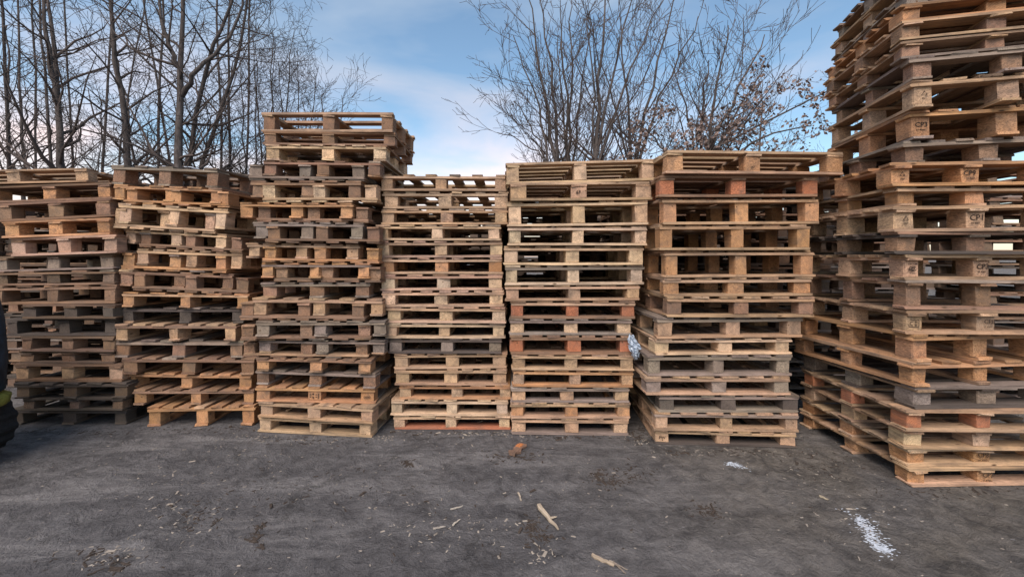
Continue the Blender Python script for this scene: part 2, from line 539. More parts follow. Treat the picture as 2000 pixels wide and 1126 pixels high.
# ------------------------------------------------------------------ front stacks, measured off the photo
rows1 = [
    ('L', -95, 152, 331, 'tan', {'roll': -3.2, 'yaw': 9, 'dy': -.03}),
    ('L', -20, 207, 359, 'brown', {'roll': -3.2, 'yaw': 5, 'blockpal': 'orange'}),
    ('L', -5, 213, 392, 'brown', {'roll': -3.0, 'yaw': 4, 'chip': 1}),
    ('L', 8, 214, 428, 'orange', {'roll': -2.6}),
    ('L', 16, 230, 461, 'pink', {'roll': -2.0}),
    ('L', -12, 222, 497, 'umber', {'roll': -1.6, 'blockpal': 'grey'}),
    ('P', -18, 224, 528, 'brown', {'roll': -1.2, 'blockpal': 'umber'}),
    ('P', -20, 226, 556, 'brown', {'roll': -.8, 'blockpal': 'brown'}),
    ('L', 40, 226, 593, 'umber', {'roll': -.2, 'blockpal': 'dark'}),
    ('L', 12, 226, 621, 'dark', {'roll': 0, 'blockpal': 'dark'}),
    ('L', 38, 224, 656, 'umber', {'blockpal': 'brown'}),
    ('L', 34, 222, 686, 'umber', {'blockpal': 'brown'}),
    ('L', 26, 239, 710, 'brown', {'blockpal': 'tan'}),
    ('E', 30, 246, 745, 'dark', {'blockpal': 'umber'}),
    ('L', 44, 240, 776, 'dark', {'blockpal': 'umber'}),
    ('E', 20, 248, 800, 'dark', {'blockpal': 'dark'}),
]
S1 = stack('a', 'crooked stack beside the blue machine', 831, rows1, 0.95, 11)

rows2 = [
    ('E', 207, 432, 324, 'grey', {'roll': 3.0, 'yaw': -6, 'blockpal': 'brown', 'chip': 1, 'ndeck': 5}),
    ('N', (214, 438), (236, 452), 363, ('orange', 'orange'), {'roll': 2.6, 'yaw': -5}),
    ('N', (224, 446), (218, 424), 402, ('fresh', 'tan'), {'roll': 3.6, 'yaw': -4}),
    ('N', (234, 447), (262, 480), 451, ('fresh', 'brown'), {'roll': 2.8, 'yaw': -3}),
    ('N', (262, 477), (232, 446), 488, ('tan', 'orange'), {'roll': 2.0, 'yaw': -3}),
    ('N', (236, 452), (262, 482), 530, ('brown', 'brown'), {'roll': 2.2}),
    ('E', 240, 484, 571, 'orange', {'roll': 1.2}),
    ('E', 240, 474, 600, 'dark', {'roll': .5}),
    ('E', 227, 460, 631, 'tan', {'roll': .6, 'ndeck': 7}),
    ('E', 228, 474, 664, 'grey', {'roll': .8, 'blockpal': 'brown', 'ndeck': 6}),
    ('E', 242, 494, 698, 'brown', {'roll': .6, 'ndeck': 7}),
    ('E', 240, 492, 730, 'orange', {'roll': .3, 'ndeck': 7}),
    ('E', 262, 494, 760, 'brown', {'roll': .2, 'ndeck': 7, 'blockpal': 'orange'}),
    ('E', 290, 494, 790, 'orange', {'roll': 0, 'ndeck': 7}),
]
S2 = stack('b', 'sagging stack of nested pallets', 828, rows2, 1.0, 22)

rows3 = [
    ('L', 508, 767, 216, 'tan', {'D': .8, 'yaw': 0, 'blockpal': 'brown', 'ndeck': 4, 'dwid': .09, 'roll': .6}),
    ('L', 516, 772, 255, 'brown', {'D': .8, 'ndeck': 4, 'dwid': .09}),
    ('E', 520, 754, 281, 'fresh', {'D': .8}),
    ('N', (513, 743), (486, 711), 313, ('brown', 'grey'), {'roll': .4}),
    ('N', (490, 706), (511, 737), 352, ('brown', 'fresh'), {'roll': .4}),
    ('N', (465, 690), (500, 722), 395, ('orange', 'brown'), {'roll': .6}),
    ('N', (496, 708), (520, 742), 434, ('grey', 'brown'), {'roll': .3}),
    ('N', (482, 700), (514, 740), 475, ('tan', 'orange'), {'roll': .6}),
    ('N', (508, 724), (535, 745), 513, ('orange', 'brown'), {'roll': .2}),
    ('E', 511, 722, 551, 'grey', {'blockpal': 'brown'}),
    ('N', (495, 746), (471, 712), 582, ('tan', 'brown'), {'roll': .8, 'yaw': 2}),
    ('N', (503, 751), (475, 722), 625, ('grey', 'brown'), {'roll': .6, 'yaw': 2}),
    ('N', (505, 751), (475, 718), 663, ('grey', 'brown'), {'roll': .6, 'yaw': 2}),
    ('E', 497, 727, 699, 'brown', {'blockpal': 'orange', 'yaw': -3, 'roll': .8, 'ndeck': 7}),
    ('E', 493, 737, 726, 'grey', {'blockpal': 'brown', 'yaw': -4, 'roll': .7, 'ndeck': 7}),
    ('P', 497, 733, 757, 'orange', {'yaw': -4, 'roll': .5, 'mark': 'eur', 'chip': 0}),
    ('P', 496, 734, 787, 'tan', {'yaw': -5, 'roll': .4}),
    ('P', 496, 730, 818, 'fresh', {'yaw': -6, 'roll': .3}),
]
S3 = stack('c', 'tall stack with open slatted top', 850, rows3, 0.85, 33)

rows4 = [
    ('P', 742, 989, 340, 'tan', {'ndeck': 6, 'dwid': .095}),
    ('P', 748, 993, 373, 'fresh', {'ndeck': 6, 'dwid': .095}),
    ('P', 744, 991, 407, 'tan', {'ndeck': 6}),
    ('P', 734, 978, 438, 'fresh', {}),
    ('P', 736, 981, 469, 'pink', {'blockpal': 'fresh'}),
    ('P', 741, 981, 502, 'pink', {'blockpal': 'orange'}),
    ('P', 743, 981, 535, 'pink', {'blockpal': 'pale'}),
    ('P', 747, 985, 567, 'pink', {'blockpal': 'fresh'}),
    ('P', 753, 988, 598, 'pink', {'blockpal': 'fresh'}),
    ('P', 753, 986, 630, 'pale', {'blockpal': 'fresh'}),
    ('P', 759, 980, 660, 'dark', {'blockpal': 'grey'}),
    ('P', 770, 990, 690, 'tan', {}),
    ('P', 771, 991, 720, 'tan', {'ndeck': 7}),
    ('P', 779, 997, 752, 'orange', {'blockpal': 'tan'}),
    ('P', 763, 993, 780, 'fresh', {'blockpal': 'pale'}),
    ('P', 769, 998, 812, 'fresh', {'blockpal': 'fresh', 'bottompal': 'red'}),
]
S4 = stack('d', 'narrow even stack of pale pallets', 839, rows4, 1.0, 44)

rows5 = [
    ('L', 990, 1283, 313, 'fresh', {'roll': -1.8, 'yaw': 3, 'bw': .11, 'ndeck': 6}),
    ('L', 996, 1276, 355, 'tan', {'roll': -1.0, 'yaw': 2, 'bw': .14, 'mark': '6F', 'chip': 0}),
    ('P', 991, 1266, 391, 'fresh', {'inset': .03, 'roll': -.5}),
    ('P', 991, 1263, 440, 'pale', {'inset': .03}),
    ('P', 984, 1256, 479, 'fresh', {'inset': .02}),
    ('P', 987, 1258, 517, 'pale', {'inset': .02}),
    ('P', 987, 1251, 556, 'tan', {'inset': .01}),
    ('P', 998, 1240, 587, 'brown', {'blockpal': 'red'}),
    ('P', 995, 1233, 622, 'grey', {'blockpal': 'fresh'}),
    ('P', 996, 1238, 654, 'brown', {'ndeck': 7, 'blockpal': 'red'}),
    ('P', 1000, 1239, 691, 'tan', {}),
    ('P', 1001, 1236, 722, 'orange', {'blockpal': 'tan'}),
    ('P', 997, 1228, 755, 'grey', {'blockpal': 'tan'}),
    ('P', 998, 1231, 785, 'tan', {'blockpal': 'orange'}),
    ('P', 999, 1228, 815, 'tan', {'blockpal': 'tan', 'chip': 1}),
]
S5 = stack('e', 'stack with the torn plastic scrap', 847, rows5, 1.0, 55)

rows6 = [
    ('L', 1300, 1650, 298, 'tan', {'blockpal': 'orange', 'bw': .13, 'mark': '97', 'dy': -.06, 'D': .85, 'ndeck': 5}),
    ('L', 1288, 1600, 342, 'brown', {'blockpal': 'red', 'bw': .12}),
    ('P', 1295, 1602, 384, 'tan', {'inset': .04, 'blockpal': 'orange'}),
    ('P', 1290, 1581, 437, 'tan', {'inset': .05, 'blockpal': 'orange'}),
    ('P', 1299, 1592, 488, 'tan', {'inset': .04, 'blockpal': 'orange'}),
    ('P', 1297, 1585, 541, 'tan', {'blockpal': 'orange', 'bw': .13}),
    ('P', 1302, 1593, 578, 'tan', {'blockpal': 'brown', 'bw': .12}),
    ('P', 1282, 1571, 618, 'grey', {'blockpal': 'tan', 'yaw': 3}),
    ('P', 1277, 1550, 660, 'fresh', {'blockpal': 'fresh', 'yaw': 2}),
    ('P', 1263, 1549, 693, 'grey', {'blockpal': 'grey', 'yaw': 1}),
    ('P', 1260, 1545, 734, 'tan', {'blockpal': 'grey', 'yaw': 1}),
    ('P', 1288, 1557, 770, 'grey', {'blockpal': 'dark', 'yaw': -2}),
    ('P', 1280, 1558, 804, 'tan', {'blockpal': 'tan', 'yaw': -2}),
    ('P', 1281, 1549, 840, 'tan', {'blockpal': 'tan', 'yaw': -3, 'mark': 'PW', 'chip': 0, 'bottompal': 'dark'}),
]
S6 = stack('f', 'wide stack facing the plastic scrap', 869, rows6, 1.0, 66)

rows7 = [
    ('L', 1772, 2070, -100, 'grey', {'yaw': -14}),
    ('E', 1775, 2070, -60, 'tan', {'yaw': -14}),
    ('L', 1770, 2070, -25, 'grey', {'yaw': -14}),
    ('L', 1760, 2070, 10, 'orange', {'yaw': -14}),
    ('L', 1758, 2070, 44, 'tan', {'yaw': -13, 'blockpal': 'brown'}),
    ('L', 1762, 2070, 82, 'tan', {'yaw': -13, 'blockpal': 'brown'}),
    ('E', 1775, 2070, 116, 'grey', {'yaw': -14, 'blockpal': 'brown', 'chip': 1}),
    ('E', 1778, 2070, 161, 'tan', {'yaw': -12, 'mark': 'tri', 'chip': 1}),
    ('E', 1775, 2070, 214, 'orange', {'yaw': -12, 'mark': 'CP3', 'chip': 1}),
    ('E', 1765, 2070, 271, 'grey', {'yaw': -9, 'blockpal': 'brown', 'chip': 1}),
    ('L', 1742, 2070, 316, 'orange', {'yaw': -5, 'mark': 'tri CP9', 'chip': 1}),
    ('E', 1752, 2070, 363, 'tan', {'yaw': -4, 'blockpal': 'orange'}),
    ('L', 1745, 2070, 402, 'tan', {'yaw': -4, 'mark': 'tri CP1', 'chip': 1}),
    ('L', 1750, 2070, 452, 'dark', {'yaw': -3, 'blockpal': 'brown', 'chip': 1}),
    ('L', 1768, 2070, 496, 'tan', {'yaw': -1, 'mark': 'oval CP3', 'chip': 1}),
    ('L', 1768, 2070, 546, 'brown', {'yaw': -1, 'blockpal': 'brown', 'chip': 1}),
    ('L', 1768, 2070, 604, 'tan', {'yaw': 0, 'mark': 'box CP8', 'chip': 1}),
    ('E', 1782, 2070, 651, 'orange', {'yaw': 5, 'chip': .5}),
    ('E', 1782, 2070, 705, 'orange', {'yaw': 7, 'chip': 1}),
    ('L', 1788, 2070, 753, 'dark', {'yaw': 3, 'blockpal': 'grey', 'chip': 1}),
    ('L', 1770, 2070, 796, 'tan', {'blockpal': 'red', 'chip': 0}),
    ('L', 1768, 2070, 838, 'tan', {'blockpal': 'fresh', 'chip': 0}),
    ('L', 1772, 2070, 877, 'fresh', {'blockpal': 'orange', 'mark': 'CP3m', 'chip': 1}),
    ('L', 1780, 2070, 912, 'tan', {'blockpal': 'orange', 'mark': 'CP3m', 'chip': 1}),
]
S7 = stack('g', 'towering stack of stamped pallets', 947, rows7, 1.08, 77, wfix=1.10)

# ------------------------------------------------------------------ stamps on blocks
_texts = {}
def text_mesh(s):
    if s in _texts: return _texts[s]
    cu = bpy.data.curves.new('stamp_text', 'FONT')
    cu.body = s; cu.size = 1.0; cu.align_x = 'CENTER'; cu.align_y = 'CENTER'
    cu.resolution_u = 2; cu.offset = 0.018
    ob = bpy.data.objects.new('stamp_text', cu)
    col.objects.link(ob)
    bpy.context.view_layer.update()
    me = bpy.data.meshes.new_from_object(ob.evaluated_get(bpy.context.evaluated_depsgraph_get()))
    bpy.data.objects.remove(ob)
    me.materials.clear(); me.materials.append(M_INK)
    _texts[s] = me
    return me

def strokes_mesh(segs, w):
    vs, fs = [], []
    for (x0, y0, x1, y1) in segs:
        d = Vector((x1 - x0, y1 - y0)); l = d.length or 1
        n = Vector((-d.y, d.x)) / l * w / 2
        e = d / l * w * 0.2
        b = len(vs)
        vs += [(x0 - e.x + n.x, y0 - e.y + n.y, 0), (x0 - e.x - n.x, y0 - e.y - n.y, 0), (x1 + e.x - n.x, y1 + e.y - n.y, 0), (x1 + e.x + n.x, y1 + e.y + n.y, 0)]
        fs.append((b, b + 1, b + 2, b + 3))
    me = bpy.data.meshes.new('stamp')
    me.from_pydata(vs, [], fs); me.materials.append(M_INK); me.update()
    return me

def arc(cx, cy, rx, ry, a0, a1, n):
    p = [(cx + rx * math.cos(a0 + (a1 - a0) * i / n), cy + ry * math.sin(a0 + (a1 - a0) * i / n)) for i in range(n + 1)]
    return [(*p[i], *p[i + 1]) for i in range(n)]

TRI = strokes_mesh([(-.45, -.35, -.1, -.35), (.1, -.35, .45, -.35), (.45, -.25, .25, .08), (.13, .28, 0, .5), (-.02, .45, -.2, .12), (-.3, -.02, -.45, -.25)], .13)
OVAL = strokes_mesh(arc(0, 0, .55, .36, .5, 5.9, 14) + arc(0, 0, .28, .2, -2.6, 2.2, 8) + [(-.5, -.1, .4, .25)], .12)
BOX = strokes_mesh([(-.6, -.45, .6, -.45), (.6, -.45, .6, .45), (.6, .45, -.6, .45), (-.6, .45, -.6, -.45), (-.4, -.2, -.15, -.2), (-.4, -.2, -.4, .2),
                    (-.4, .2, -.15, .2), (.1, .2, .4, .2), (.25, .35, .25, .05), (.1, -.2, .4, -.2), (.25, -.05, .25, -.35)], .07)
EUR = strokes_mesh([(-.8, .2, -.55, .2), (-.8, -.2, -.55, -.2), (-.2, .45, -.2, .15), (-.35, .3, -.05, .3), (-.2, -.15, -.2, -.45), (-.35, -.3, -.05, -.3),
                    (.25, .2, .5, .2), (.25, -.2, .5, -.2), (.75, .4, .75, -.45)], .14)

def stamp(block, mesh, dx, dz, size, D):
    """ink printed on the front face of a block"""
    o = bpy.data.objects.new('stamp', mesh)
    o.parent = block
    fd = max(v.co.x for v in block.data.vertices)
    # a block's own x axis points along the pallet depth: its front face is at -x
    M = Matrix.Translation((-fd - 0.0018, -dx, dz)) @ Matrix.Rotation(R(-90), 4, 'Z') @ Matrix.Rotation(R(90), 4, 'X') @ Matrix.Scale(size, 4)
    o.matrix_basis = M
    col.objects.link(o)

rs = random.Random(15)
for S in (S3, S5, S6, S7):
    for e, out, W, D, T, op in S[0]:
        m = op.get('mark')
        if not m: continue
        hb = T * 0.56
        if m == 'eur':
            stamp(out[(1, 0)], EUR, 0, 0, 0.052, D)
            stamp(out[(2, 0)], text_mesh('0000'), 0, -0.005, 0.03, D)
            continue
        if m == '6F': stamp(out[(1, 0)], text_mesh('6F'), 0, 0, .045, D); continue
        if m == 'PW': stamp(out[(0, 0)], text_mesh('PW'), 0, .0, .035, D); continue
        if m == '97': stamp(out[(1, 0)], text_mesh('97'), 0, -.03, .028, D); continue
        if 'tri' in m:
            stamp(out[(0, 0)], TRI, .01, .014, .035, D)
            stamp(out[(0, 0)], text_mesh('PRP'), .01, -.02, .018, D)
        if 'oval' in m:
            stamp(out[(0, 0)], text_mesh('VISCOM'), .0, .033, .018, D)
            stamp(out[(0, 0)], OVAL, .0, .0, .045, D)
            stamp(out[(0, 0)], text_mesh('07 0040'), .0, -.032, .012, D)
        if 'box' in m: stamp(out[(0, 0)], BOX, .0, .0, .055, D)
        for w in m.split():
            if w.startswith('CP'):
                bl = out[(0, 0)] if m == 'CP3' else out[(1, 0)]
                stamp(bl, text_mesh(w[:3]), rs.uniform(-.012, .012), .014, rs.uniform(.044, .054), D)
                stamp(bl, text_mesh('07 4060'), 0, -.022, .017, D)

# ------------------------------------------------------------------ rear stacks (seen through the openings and the gaps)
def copy_tree(o):
    c = o.copy(); col.objects.link(c)
    for ch in o.children:
        if ch.type == 'MESH':
            k = ch.copy(); k.parent = c; col.objects.link(k)
    return c

protos = []
rngp = random.Random(5)
for i, (kd, pl, bp) in enumerate((('P', 'brown', 'umber'), ('L', 'umber', 'brown'), ('E', 'dark', 'umber'), ('P', 'grey', 'umber'))):  # darker colours for the rear row, shade painted in behind the openings
    e = empty('pallet', (0, 0, 0))
    build_pallet(e, kd, 1.15, 1.0, 0.147, pl, rngp, False, blockpal=bp)
    protos.append((e, kd, pl))
rear = [(-6.9, 5.5, 15, 'outer half of the crooked stack'), (-5.65, 5.6, 15, 'inner half of the crooked stack'), (-4.4, 5.6, 15, 'sagging nested stack'),
        (-3.15, 5.2, 17, 'outer half of the slatted-top stack'), (-1.95, 5.36, 14, 'gap between the slatted-top and narrow stacks'),
        (-0.72, 5.38, 14, 'narrow even stack'), (0.47, 5.3, 16, 'stack with the plastic scrap'), (1.75, 5.2, 17, 'gap beside the plastic scrap'),
        (3.0, 5.15, 17, 'wide stack'), (4.5, 5.5, 17, 'gap beside the towering stack'), (5.85, 5.1, 17, 'stamped face of the towering stack')]
used = set()
for (x, y, n, desc) in rear:
    for k in range(n):
        q = rngp.randrange(4)
        src, kd, pl = protos[q]
        if q in used: e = copy_tree(src)
        else: e = src; used.add(q)
        e.location = (x + rngp.uniform(-.05, .05), y + rngp.uniform(-.04, .04), k * 0.150)
        e.rotation_euler = (0, 0, R(rngp.uniform(-2, 2)))
        tag(e, '%s pallet, %s up, piled behind the %s' % (CNAME[pl], ORD[k + 1], desc), 'pallet', 'pallets stacked behind the ' + desc)

# further stacks beyond, too deep in the yard to tell apart: one mass
rngm = random.Random(71)
vs, fs = [], []
def mbox(x, y, z, a, b, c):
    k = len(vs)
    for dz in (0, 1):
        for (u, v) in ((-.5, -.5), (.5, -.5), (.5, .5), (-.5, .5)):
            vs.append((x + u * a, y + v * b, z + dz * c))
    for f in ((3, 2, 1, 0), (4, 5, 6, 7), (0, 1, 5, 4), (1, 2, 6, 5), (2, 3, 7, 6), (3, 0, 4, 7)):
        fs.append(tuple(k + q for q in f))
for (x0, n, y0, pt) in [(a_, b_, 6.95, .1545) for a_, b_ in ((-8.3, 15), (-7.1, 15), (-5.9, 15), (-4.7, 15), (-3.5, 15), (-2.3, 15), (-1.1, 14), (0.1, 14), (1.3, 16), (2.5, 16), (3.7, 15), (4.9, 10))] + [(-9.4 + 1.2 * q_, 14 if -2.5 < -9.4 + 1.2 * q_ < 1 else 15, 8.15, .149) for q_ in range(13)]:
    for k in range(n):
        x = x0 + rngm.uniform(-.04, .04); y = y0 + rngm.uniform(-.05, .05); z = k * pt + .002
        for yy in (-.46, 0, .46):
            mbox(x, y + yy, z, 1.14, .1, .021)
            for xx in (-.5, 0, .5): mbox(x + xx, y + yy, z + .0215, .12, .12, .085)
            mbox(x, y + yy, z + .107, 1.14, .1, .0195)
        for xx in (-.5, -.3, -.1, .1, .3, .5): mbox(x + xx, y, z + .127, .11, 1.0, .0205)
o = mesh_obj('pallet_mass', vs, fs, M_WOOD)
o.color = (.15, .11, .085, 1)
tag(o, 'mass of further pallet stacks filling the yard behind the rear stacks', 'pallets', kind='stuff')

# ------------------------------------------------------------------ trees
def tube(vs, fs, pts, rads, k):
    n = len(pts)
    b = len(vs)
    for i, p in enumerate(pts):
        t = (pts[min(i + 1, n - 1)] - pts[max(i - 1, 0)])
        if t.length < 1e-6: t = Vector((0, 0, 1))
        t.normalize()
        u = t.cross(Vector((0.31, 0.95, 0.11)))
        if u.length < 1e-3: u = t.cross(Vector((1, 0, 0)))
        u.normalize(); v = t.cross(u)
        r = rads[i]
        for j in range(k):
            a = 2 * math.pi * j / k
            q = p + (u * math.cos(a) + v * math.sin(a)) * r
            vs.append((q.x, q.y, q.z))
    for i in range(n - 1):
        for j in range(k):
            a = b + i * k + j; c = b + i * k + (j + 1) % k
            fs.append((a, c, c + k, a + k))

def branch(vs, fs, p, d, L, r, level, rng, P, leaves):
    nseg = (0, 5, 4, 3)[level] if level < 4 else 2
    pts = [p.copy()]; rads = [r]
    cur = p.copy(); dd = d.normalized()
    tw = P['wig'] * (1 + 0.3 * level)
    for i in range(nseg):
        dd = (dd + Vector((rng.gauss(0, tw), rng.gauss(0, tw), rng.gauss(0, tw) + P['up'])) ).normalized()
        cur = cur + dd * (L / nseg)
        pts.append(cur.copy())
        rads.append(max(P['rmin'], r * (1 - 0.8 * (i + 1) / nseg)))
    tube(vs, fs, pts, rads, 4 if level == 1 else 3)
    if leaves is not None and level >= 2 and rng.random() < P.get('leaf', 0):
        leaves.append(pts[-1]); leaves.append(pts[len(pts) // 2])
    if level >= P['levels']: return
    nch = max(2, int(P['n'][level] * (0.6 + 0.6 * rng.random()) * min(1.3, L / P['len'][level - 1])))
    for c in range(nch):
        f = 0.15 + 0.85 * (c + rng.random()) / nch
        i = min(nseg - 1, int(f * nseg)); g = f * nseg - i
        q = pts[i].lerp(pts[i + 1], g)
        ax = (pts[i + 1] - pts[i]).normalized()
        side = ax.orthogonal(); side.rotate(Matrix.Rotation(rng.uniform(0, 6.283), 3, ax))
        ang = R(rng.uniform(*P['ang']))
        nd = ax * math.cos(ang) + side * math.sin(ang)
        branch(vs, fs, q, nd, P['len'][level] * rng.uniform(.55, 1.25) * (1.1 - 0.5 * f), max(P['rmin'], rads[i] * 0.55), level + 1, rng, P, leaves)

def smooth_path(ctrl, n, rng, wob):
    out = []
    m = len(ctrl) - 1
    for i in range(n + 1):
        u = i / n * m; k = min(m - 1, int(u)); f = u - k
        p0 = ctrl[max(0, k - 1)]; p1 = ctrl[k]; p2 = ctrl[k + 1]; p3 = ctrl[min(m, k + 2)]
        q = 0.5 * ((2 * p1) + (p2 - p0) * f + (2 * p0 - 5 * p1 + 4 * p2 - p3) * f * f + (3 * p1 - p0 - 3 * p2 + p3) * f ** 3)
        if 0 < i: q = q + Vector((rng.gauss(0, wob), rng.gauss(0, wob), 0))
        out.append(q)
    return out

FOREST = dict(levels=4, n=[0, 6, 4, 2], len=[3.2, 1.3, .65, .35], ang=(25, 62), wig=.14, up=.05, rmin=.0055, nb=13, start=.22)
UPRIGHT = dict(levels=4, n=[0, 7, 4, 3], len=[2.1, 1.0, .55, .3], ang=(16, 42), wig=.06, up=.09, rmin=.0045, nb=17, start=.18)
LOWOAK = dict(levels=4, n=[0, 6, 4, 3], len=[1.1, .6, .4, .25], ang=(25, 60), wig=.15, up=.02, rmin=.0032, nb=16, start=.25, leaf=.42)
SHRUB = dict(levels=3, n=[0, 9, 7, 4], len=[1.9, .9, .5, .3], ang=(20, 50), wig=.14, up=.07, rmin=.0042, nb=18, start=.15)

def leaf_cloud(parent, pts, rng, size, per):
    vs, fs = [], []
    for p in pts:
        for _ in range(per):
            c = p + Vector((rng.gauss(0, .05), rng.gauss(0, .05), rng.gauss(-.03, .05)))
            a = Vector((rng.gauss(0, 1), rng.gauss(0, 1), rng.gauss(0, 1))).normalized()
            b = a.orthogonal().normalized(); cc = a.cross(b)
            s = size * rng.uniform(.6, 1.3)
            i = len(vs)
            for (u, w, l) in ((-1, 0, 0), (0, .55, .25), (1, 0, 0), (0, -.55, .25)):
                q = c + b * (u * s) + cc * (w * s) + a * (l * s)
                vs.append((q.x, q.y, q.z))
            fs.append((i, i + 1, i + 2)); fs.append((i, i + 2, i + 3))
    o = mesh_obj('dry_leaves', vs, fs, M_LEAF, parent)
    o['kind'] = 'stuff'
    return o

def tree(name, label, group, base, stems, P, seed, matb=M_BARK, matt=M_TWIG, leaf_size=0, per=3):
    """stems: list of (control points, base radius, top radius); everything in metres"""
    rng = random.Random(seed)
    root = empty(name, base)
    B = Vector(base)
    tv, tf, cv, cf = [], [], [], []
    leaves = [] if leaf_size else None
    first = None
    for ctrl, r0, r1 in stems:
        cl = [Vector(c) - B for c in ctrl]
        if first is not None and cl[0].z > .5:
            cl[0] = min(first, key=lambda q: (q - cl[0]).length).copy()
        path = smooth_path(cl, 14, rng, .028)
        if first is None: first = path
        n = len(path)
        rads = [r0 + (r1 - r0) * (i / (n - 1)) ** .85 for i in range(n)]
        if path[0].z < .1: rads[0] *= 1.25
        tube(tv, tf, path, rads, 8)
        H = sum((path[i + 1] - path[i]).length for i in range(n - 1))
        nb = int(P['nb'] * max(.6, H / 9))
        for c in range(nb):
            f = P['start'] + (1 - P['start']) * (c + rng.random()) / nb
            u = f * (n - 1); i = min(n - 2, int(u)); q = path[i].lerp(path[i + 1], u - i)
            ax = (path[i + 1] - path[i]).normalized()
            side = ax.orthogonal(); side.rotate(Matrix.Rotation(rng.uniform(0, 6.283), 3, ax))
            ang = R(rng.uniform(*P['ang']))
            branch(cv, cf, q, ax * math.cos(ang) + side * math.sin(ang), P['len'][0] * rng.uniform(.5, 1.25) * (1.15 - .6 * f),
                   max(P['rmin'] * 1.5, rads[i] * rng.uniform(.38, .62)), 1, rng, P, leaves)
    mesh_obj('trunk', tv, tf, matb, root, True)
    mesh_obj('crown', cv, cf, matt, root, True)
    if leaves: leaf_cloud(root, leaves, rng, leaf_size, per)
    tag(root, label, 'tree', group)
    return root

def stem_px(d, x330, x0, lean_extra=0.0, H=13.0, dyy=0.0, mid=None):
    """a stem at depth d that passes photo column x330 at row 330 and x0 at row 0"""
    Xa, Xb = PX(x330, d), PX(x0, d)
    za, zb = PZ(330, d), PZ(0, d)
    s = (Xb - Xa) / (zb - za)
    pts = [(Xa - s * za * .35, d, -0.02), (Xa - s * .3, d, za * .8), (Xa, d, za)]
    if mid: pts.append((PX(mid[0], d), d + dyy * .5, PZ(mid[1], d)))
    pts.append((Xb, d + dyy, zb))
    if H > zb + .5: pts.append((Xb + s * (H - zb) * .6 + lean_extra, d + dyy, H))
    return pts

GW = 'bare trees of the wood behind the pallets'
wood = [  # x at row 330, x at row 0, depth, radius, mid, label
    (17, 38, 14.0, .10, None, 'slim bare tree at the outer edge of the wood by the crooked stack'),
    (45, 20, 15.5, .085, (30, 200), 'thin forked bare tree beside the slim edge tree'),
    (70, 78, 17.0, .075, None, 'spindly bare tree seen between two edge trees of the wood'),
    (118, 55, 11.5, .155, (92, 170), 'stout dark bare tree leaning over the crooked stack'),
    (96, 78, 13.0, .07, (90, 160), 'thin bare tree hugging the stout leaning trunk'),
    (140, 150, 16.0, .06, (150, 190), 'wavy thin bare tree beyond the stout leaning trunk'),
    (203, 205, 15.0, .075, None, 'straight slender bare tree between the two stoutest trunks'),
    (254, 232, 11.5, .145, (243, 160), 'tall dark straight bare tree above the snow dusted pallet'),
    (232, 262, 16.5, .06, (226, 250), 'thin bowed bare tree behind the tall straight trunk'),
    (306, 318, 14.5, .08, None, 'slender bare tree rising beyond the sagging stack'),
    (330, 300, 16.0, .07, (325, 200), 'thin bare tree just behind the thickest trunk'),
    (351, 344, 10.8, .17, (342, 160), 'thickest bare tree with dark bark behind the sagging stack'),
    (366, 470, 11.8, .105, (412, 120), 'bare tree leaning strongly towards the tall stack'),
    (392, 462, 12.6, .10, (436, 170), 'bare tree with curved trunk bending upright near the tall stack'),
    (432, 425, 15.0, .07, None, 'slender upright bare tree behind the curved trunk'),
    (452, 470, 13.5, .06, (455, 190), 'thin twiggy bare tree close behind the tall stack'),
    (483, 480, 15.5, .065, None, 'pale thin bare tree half hidden by the tall stack'),
    (-60, -30, 12.5, .11, None, 'bare tree spreading long branches over the blue machine'),
]
for i, (xa, xb, d, r, mid, lab) in enumerate(wood):
    P = dict(FOREST)
    if r < .08: P['nb'] = 10
    st = [(stem_px(d, xa, xb, 0, 12.5 + (i * 37 % 5) * .5, ((i * 13) % 5 - 2) * .25, mid), r, .02)]
    if i == 0: st.append(([(PX(17, d), d, PZ(250, d)), (PX(2, d), d + .2, PZ(170, d)), (PX(-6, d), d + .3, PZ(40, d))], .06, .02))
    if i == 11:
        st.append(([(PX(349, d), d, PZ(215, d)), (PX(385, d), d, PZ(140, d)), (PX(440, d), d + .2, PZ(60, d)), (PX(468, d), d + .3, PZ(-40, d))], .075, .02))
        st.append(([(PX(344, d), d, PZ(120, d)), (PX(318, d), d, PZ(60, d)), (PX(300, d), d + .2, PZ(-40, d))], .07, .02))
    if i == 7: st.append(([(PX(250, d), d, PZ(290, d)), (PX(238, d), d + .2, PZ(240, d)), (PX(225, d), d + .3, PZ(180, d)), (PX(190, d), d + .4, PZ(70, d))], .045, .015))
    if i == 3: st.append(([(PX(100, d), d, PZ(200, d)), (PX(84, d), d + .1, PZ(90, d)), (PX(72, d), d + .2, PZ(-30, d))], .09, .03))
    b = st[0][0][0]
    tree('bare_tree', lab, GW, (b[0], b[1], 0), st, P, 100 + i, M_BARK if r > .09 else M_BARK2, M_TWIG, .028 if i in (4, 6) else 0, 1)
